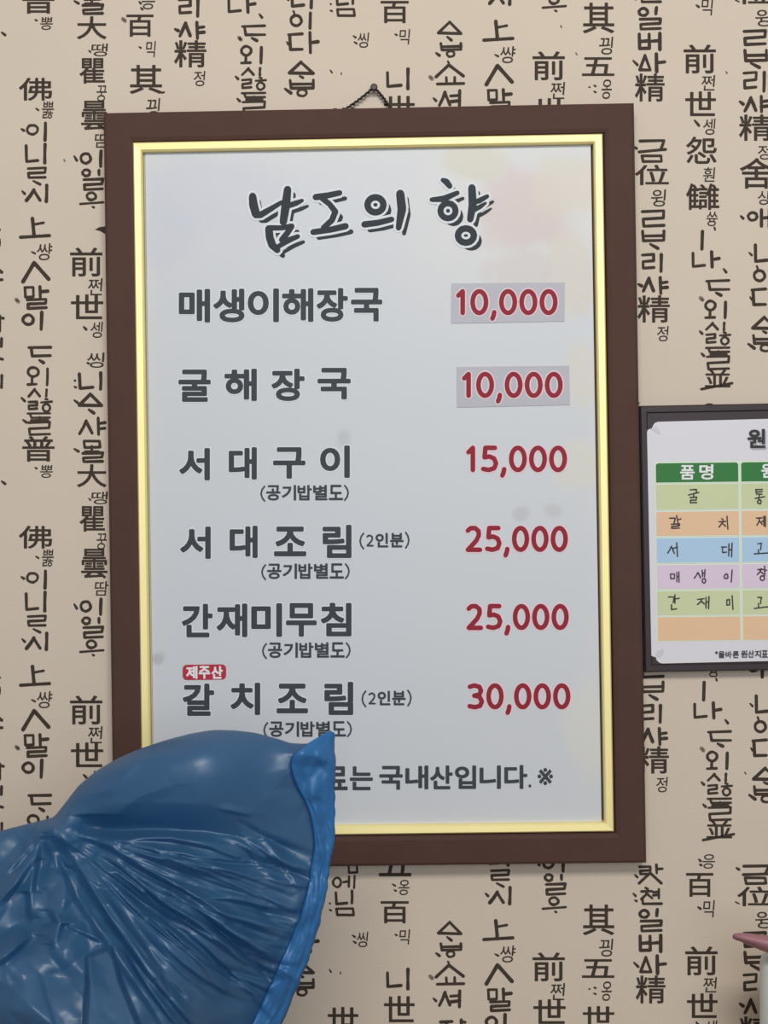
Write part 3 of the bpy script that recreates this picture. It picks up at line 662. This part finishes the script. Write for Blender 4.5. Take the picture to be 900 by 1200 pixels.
def crease(pts, w, hh, ps=.6):
    """a sharp fold: steep on its lower side, gentle above"""
    pts = [Vector(p) for p in pts]; m = 4*w
    x0 = max(0, int(min(p.x for p in pts)-m-HX0)); x1 = min(XX.shape[1], int(max(p.x for p in pts)+m-HX0))
    y0 = max(0, int(min(p.y for p in pts)-m-HY0)); y1 = min(XX.shape[0], int(max(p.y for p in pts)+m-HY0))
    if x1 <= x0 or y1 <= y0: return
    X = XX[y0:y1, x0:x1]; Y = YY[y0:y1, x0:x1]; best = np.full(X.shape, 1e9); bt = np.zeros(X.shape); sd = np.zeros(X.shape); n = len(pts)-1
    for i in range(n):
        a, b = pts[i], pts[i+1]; d = b-a
        t = np.clip(((X-a.x)*d.x+(Y-a.y)*d.y)/d.length_squared, 0, 1); ex = X-(a.x+d.x*t); ey = Y-(a.y+d.y*t); e = np.hypot(ex, ey)
        k = e < best; best[k] = e[k]; bt[k] = ((i+t)/n)[k]; sd[k] = ey[k]
    env = np.sin(np.pi*(.05+.9*bt))**ps; ww = np.where(sd > 0, w*.5, w*1.35)
    H[y0:y1, x0:x1] += hh*env*np.maximum(0, 1-best/(2*ww))**1.3
crease([(80, 968), (98, 980), (128, 991), (149, 1004), (190, 1028), (230, 1052), (262, 1078)], 7, 9)
crease([(92, 968), (130, 974), (180, 972), (240, 974), (300, 984)], 12, -13)
crease([(140, 986), (168, 982), (200, 982), (243, 991), (278, 1004)], 4.5, 7)
crease([(150, 991), (180, 996), (212, 1012), (240, 1022)], 3.5, 5)
crease([(160, 998), (190, 1008), (214, 1021)], 3.5, 4.5)
crease([(170, 996), (215, 1000), (255, 1016), (300, 1030)], 3.5, 4.5)
crease([(70, 980), (110, 1008), (150, 1040), (190, 1080), (228, 1120), (262, 1160)], 6, 7)
crease([(75, 985), (100, 1030), (130, 1075), (165, 1120), (200, 1165), (230, 1205)], 9, 8)
crease([(90, 985), (135, 1012), (180, 1048), (225, 1085), (275, 1120), (310, 1140)], 4, 5)
crease([(233, 1052), (270, 1053), (305, 1060), (342, 1066)], 4, 5)
crease([(240, 1063), (280, 1078), (336, 1098)], 4, 5)
crease([(250, 1082), (290, 1104), (326, 1128)], 3.5, 4)
crease([(215, 1052), (250, 1085), (300, 1130), (318, 1150)], 6, -9)
crease([(96, 1000), (140, 1036), (185, 1072), (232, 1110), (270, 1145)], 6, -8)
crease([(62, 985), (90, 1050), (130, 1110), (165, 1160), (190, 1200)], 7, -9)
crease([(0, 1056), (18, 1036), (38, 1006)], 7, 13)
crease([(0, 1030), (20, 1010), (45, 980)], 5, 6)
crease([(46, 975), (42, 1005), (36, 1045), (37, 1075)], 7, 9)
crease([(-4, 1128), (20, 1109), (36, 1095)], 8, 16)
crease([(62, 1066), (70, 1082), (64, 1106)], 8, 11)
crease([(76, 1083), (100, 1094), (128, 1106)], 4, 5)
crease([(260, 980), (290, 990), (300, 1010), (330, 1040)], 5, 3)
crease([(258, 948), (275, 951), (292, 955)], 3, 3)
crease([(300, 970), (330, 1010), (350, 1040)], 5, 3.5)
crease([(110, 905), (140, 900), (180, 880)], 12, 3)
crease([(95, 935), (130, 925), (165, 890)], 10, 3.5)
crease([(130, 960), (160, 935), (200, 920)], 12, 3)
rnd = random.Random(11)
for i in range(42):                            # fine pleats fanning out of the knot toward the open rim
    a = math.radians(rnd.uniform(14, 62)); r0 = rnd.uniform(60, 200); r1 = r0+rnd.uniform(80, 190); bend = rnd.uniform(-.12, .06)
    pts = []
    for k in range(5):
        rr = r0+(r1-r0)*k/4; aa = a+bend*(k/4)**1.5
        pts.append((K.x+rr*math.cos(aa), K.y+rr*math.sin(aa)))
    if pts[-1][0] > 350: continue
    crease(pts, rnd.uniform(3, 5.5), rnd.uniform(2.5, 6.5)*rnd.choice((1, 1, -1)))
for i in range(26):                            # short pleats running into the rim from the left
    y = rnd.uniform(985, 1180); xr = 362-max(0, (y-1030))*.36; ln = rnd.uniform(30, 85); s_ = rnd.uniform(.05, .55)
    crease([(xr-ln, y-ln*s_-4), (xr-ln*.5, y-ln*s_*.45), (xr, y+2)], rnd.uniform(2.4, 4.5), rnd.uniform(2, 5)*rnd.choice((1, 1, -1)))
# the loose fold that hangs at lower left
PANEL = [(102, 1122), (130, 1111), (140, 1150), (165, 1210), (165, 1300), (95, 1300), (104, 1150)]
ins = np.zeros(XX.shape, bool); dist = np.full(XX.shape, 1e9)
for i in range(len(PANEL)):
    (ax, ay), (bx, by) = PANEL[i], PANEL[(i+1) % len(PANEL)]
    if ay != by: ins ^= ((ay > YY) != (by > YY)) & (XX < (bx-ax)*(YY-ay)/(by-ay)+ax)
    t = np.clip(((XX-ax)*(bx-ax)+(YY-ay)*(by-ay))/((bx-ax)**2+(by-ay)**2), 0, 1); dist = np.minimum(dist, np.hypot(XX-ax-t*(bx-ax), YY-ay-t*(by-ay)))
sgn = np.where(ins, dist, -dist); H += (9+.30*(YY-1112))*sstep(-4, 2, sgn)*sstep(1290, 1215, YY)
REDGE = [Vector(p) for p in ((391, 858), (393, 900), (392, 945), (392, 985), (386, 1012), (384, 1036), (376, 1075), (363, 1120), (346, 1162), (328, 1206), (304, 1256))]
dist = np.full(XX.shape, 1e9)
for a, b in zip(REDGE, REDGE[1:]):
    d = b-a; t = np.clip(((XX-a.x)*d.x+(YY-a.y)*d.y)/d.length_squared, 0, 1); dist = np.minimum(dist, np.hypot(XX-a.x-t*d.x, YY-a.y-t*d.y))
H = np.maximum(blur(H, 1)*1.45+HB*(.16+.84*sstep(12, 170, dist)), 2)            # the mouth of the bag lies nearly flat
def height(p):
    x = min(max(p[0]-HX0, 0), XX.shape[1]-1.001); y = min(max(p[1]-HY0, 0), XX.shape[0]-1.001); i, j = int(x), int(y); fx, fy = x-i, y-j
    return (H[j, i]*(1-fx)+H[j, i+1]*fx)*(1-fy)+(H[j+1, i]*(1-fx)+H[j+1, i+1]*fx)*fy
RIM = [Vector(p) for p in ((385, 857), (360, 872), (341, 889), (346, 917), (361, 947), (368, 985), (365, 1010), (361, 1040), (351, 1075), (339, 1105), (323, 1140), (305, 1180), (284, 1225))]
NS, NT = 640, 180
ol = outline(NS); vs, fs = [], []
for j in range(NT+1):
    t = (j/NT)**.85
    for i in range(NS):
        vs.append((Vector((Cx, Cy)).lerp(ol[i], t), math.sqrt(max(0, 1-t**8))))
front = [P(p.x, p.y, BY-(height(p)*e)/1000) for p, e in vs]
back = [P(p.x, p.y, BY+.07*math.sqrt(max(0, 1-((j//NS)/NT)**(.85*3)))) for j, (p, e) in enumerate(vs)]
V = front + back[:-NS]; N0 = len(front)
A = lambda jj, ii: (N0+jj*NS+ii) if jj < NT else (jj*NS+ii)
for j in range(NT):
    for i in range(NS):
        k = (i+1) % NS; fs.append((j*NS+i, j*NS+k, (j+1)*NS+k, (j+1)*NS+i))
        fs.append((A(j, i), A(j+1, i), A(j+1, k), A(j, k)))
def film(name, base, trans, rough, tw, pw, spec=.6):
    m = bpy.data.materials.new(name); m.use_nodes = True
    nt = m.node_tree; b = nt.nodes['Principled BSDF']; out = nt.nodes['Material Output']
    b.inputs['Base Color'].default_value = base; b.inputs['Roughness'].default_value = rough; b.inputs['Specular IOR Level'].default_value = spec
    tr = nt.nodes.new('ShaderNodeBsdfTranslucent'); tr.inputs['Color'].default_value = trans
    mx = nt.nodes.new('ShaderNodeMixShader'); mx.inputs[0].default_value = tw
    tp = nt.nodes.new('ShaderNodeBsdfTransparent'); tp.inputs['Color'].default_value = (.30, .55, .85, 1)
    mx2 = nt.nodes.new('ShaderNodeMixShader'); mx2.inputs[0].default_value = pw
    nt.links.new(b.outputs[0], mx.inputs[1]); nt.links.new(tr.outputs[0], mx.inputs[2]); nt.links.new(mx.outputs[0], mx2.inputs[1]); nt.links.new(tp.outputs[0], mx2.inputs[2]); nt.links.new(mx2.outputs[0], out.inputs['Surface'])
    return m
M_bag = film('blue_film', (.044, .125, .235, 1), (.08, .42, .80, 1), .41, .3, .1, .9)
def base_of(vs): return Vector((sum(v.x for v in vs)/len(vs), BY, min(v.z for v in vs)))
bb = base_of(V)
bag = thing('plastic_bag', 'crumpled translucent blue plastic bag, knotted, covering the lower left corner of the brown menu', 'bag', bb)
skin = mkobj('bag_film', [v-bb for v in V], fs, M_bag, bag, smooth=True)
# the folded-over rim of the bag mouth, a band of doubled film along the right edge
HR = blur(crumple(13, 2.6, 1, 21)+crumple(27, 4, 1, 22), 1)
hv, hf = [], []; nU, nW = 220, 22
def along(path, t):
    s = t*(len(path)-1); i = min(int(s), len(path)-2); f = s-i
    p0, p1, p2, p3 = path[max(0, i-1)], path[i], path[i+1], path[min(len(path)-1, i+2)]
    return .5*((2*p1)+(p2-p0)*f+(2*p0-5*p1+4*p2-p3)*f*f+(3*p1-p0-3*p2+p3)*f**3)
for i in range(nU+1):
    t = i/nU; a = along(RIM, t); e = along(REDGE, t)
    for j in range(nW+1):
        u = j/nW; p = a.lerp(e, u)
        wide = smooth01(.03, .12, t)
        p2 = p + Vector((2.4*noise.noise(Vector((t*30, u*2, 3)))*smooth01(.5, 1, u), 0))
        hh = height(p)*math.sqrt(max(0, 1-u**6)) + 1.2 + wide*(4.5*math.sin(math.pi*u**.55) + 3.0*noise.noise(Vector((t*9, u*3.5, 1))) + 2.6*(1-abs(noise.noise(Vector((t*13+u*2, u*6, 5))))))
        hh += wide*math.sin(math.pi*min(1, u*1.02))**.5*.4*HR[int(min(p.y, HY1-2)-HY0), int(p.x-HX0)]
        hv.append(P(p2.x, p2.y, BY-hh/1000)-bb)
for i in range(nU):
    for j in range(nW): q0 = i*(nW+1)+j; hf.append((q0, q0+nW+1, q0+nW+2, q0+1))
M_rim = film('doubled_film_backlit', (.036, .18, .42, 1), (.05, .38, .85, 1), .4, .3, .04)  # light shining through rim and top corner is painted in as lighter blue
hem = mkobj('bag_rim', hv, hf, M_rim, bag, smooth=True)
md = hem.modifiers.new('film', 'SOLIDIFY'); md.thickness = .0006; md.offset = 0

# ------------------------------------------------------------------ pale container at the lower right edge
CY = -.12
M_cont = mat('pale_plastic', (222, 228, 224), .35, spec=.4, noise_scale=8, noise_amt=.015)
M_mauve = mat('mauve_plastic', (158, 110, 121), .45, spec=.35, noise_scale=40, noise_amt=.08)
M_tip = mat('grey_tip', (112, 98, 92), .6)
pt = P(960, 1122, CY); pl = P(891.5, 1122, CY); rad = pt.x-pl.x
zt = pt.z; zb = lz
cont = thing('container', 'pale round container with a pointed mauve top, cut off at the lower right edge', 'container', (pt.x, CY, zb))
k = 48; prof = [(0, 0), (rad-.006, 0), (rad-.001, .004), (rad, .012), (rad, zt-zb-.012), (rad-.001, zt-zb-.005), (rad-.005, zt-zb), (0, zt-zb)]
vs, fs = [], []
for r_, z in prof:
    for j in range(k): th = 2*math.pi*j/k; vs.append((r_*math.cos(th), r_*math.sin(th)*.75, z))
for i in range(len(prof)-1):
    for j in range(k): fs.append((i*k+j, i*k+(j+1) % k, (i+1)*k+(j+1) % k, (i+1)*k+j))
mkobj('body', vs, fs, M_cont, cont, smooth=True)
# the pointed mauve lip lies across the top and reaches out to the left
vs, fs, fm = [], [], []; n = 26; k = 14; o0 = Vector((pt.x, CY, zb))
top = [(858.5, 1097), (861, 1094), (870, 1093.2), (885, 1094.5), (900, 1096), (930, 1099), (965, 1106), (1005, 1118)]
bot = [(858.5, 1098.5), (861, 1101), (870, 1104.5), (885, 1111), (900, 1116.5), (930, 1124), (965, 1126), (1005, 1124)]
tp_ = [Vector(q) for q in top]; bt_ = [Vector(q) for q in bot]
for i in range(n+1):
    t = i/n; a, b_ = along(tp_, t), along(bt_, t); wy = .004+.05*t**1.1*(1-.4*t)
    m_, hlf = (a+b_)/2, (b_-a)/2
    for j in range(k):
        th = 2*math.pi*j/k; q = m_-hlf*math.cos(th); vs.append(P(q.x, q.y, CY-.02+wy*math.sin(th))-o0)
for i in range(n):
    for j in range(k): fs.append((i*k+j, i*k+(j+1) % k, (i+1)*k+(j+1) % k, (i+1)*k+j)); fm.append(1 if i < 3 else 0)
fs += [tuple(range(k-1, -1, -1)), tuple(n*k+j for j in range(k))]; fm += [1, 0]
mkobj('pointed_top', vs, fs, [M_mauve, M_tip], cont, fm, True)
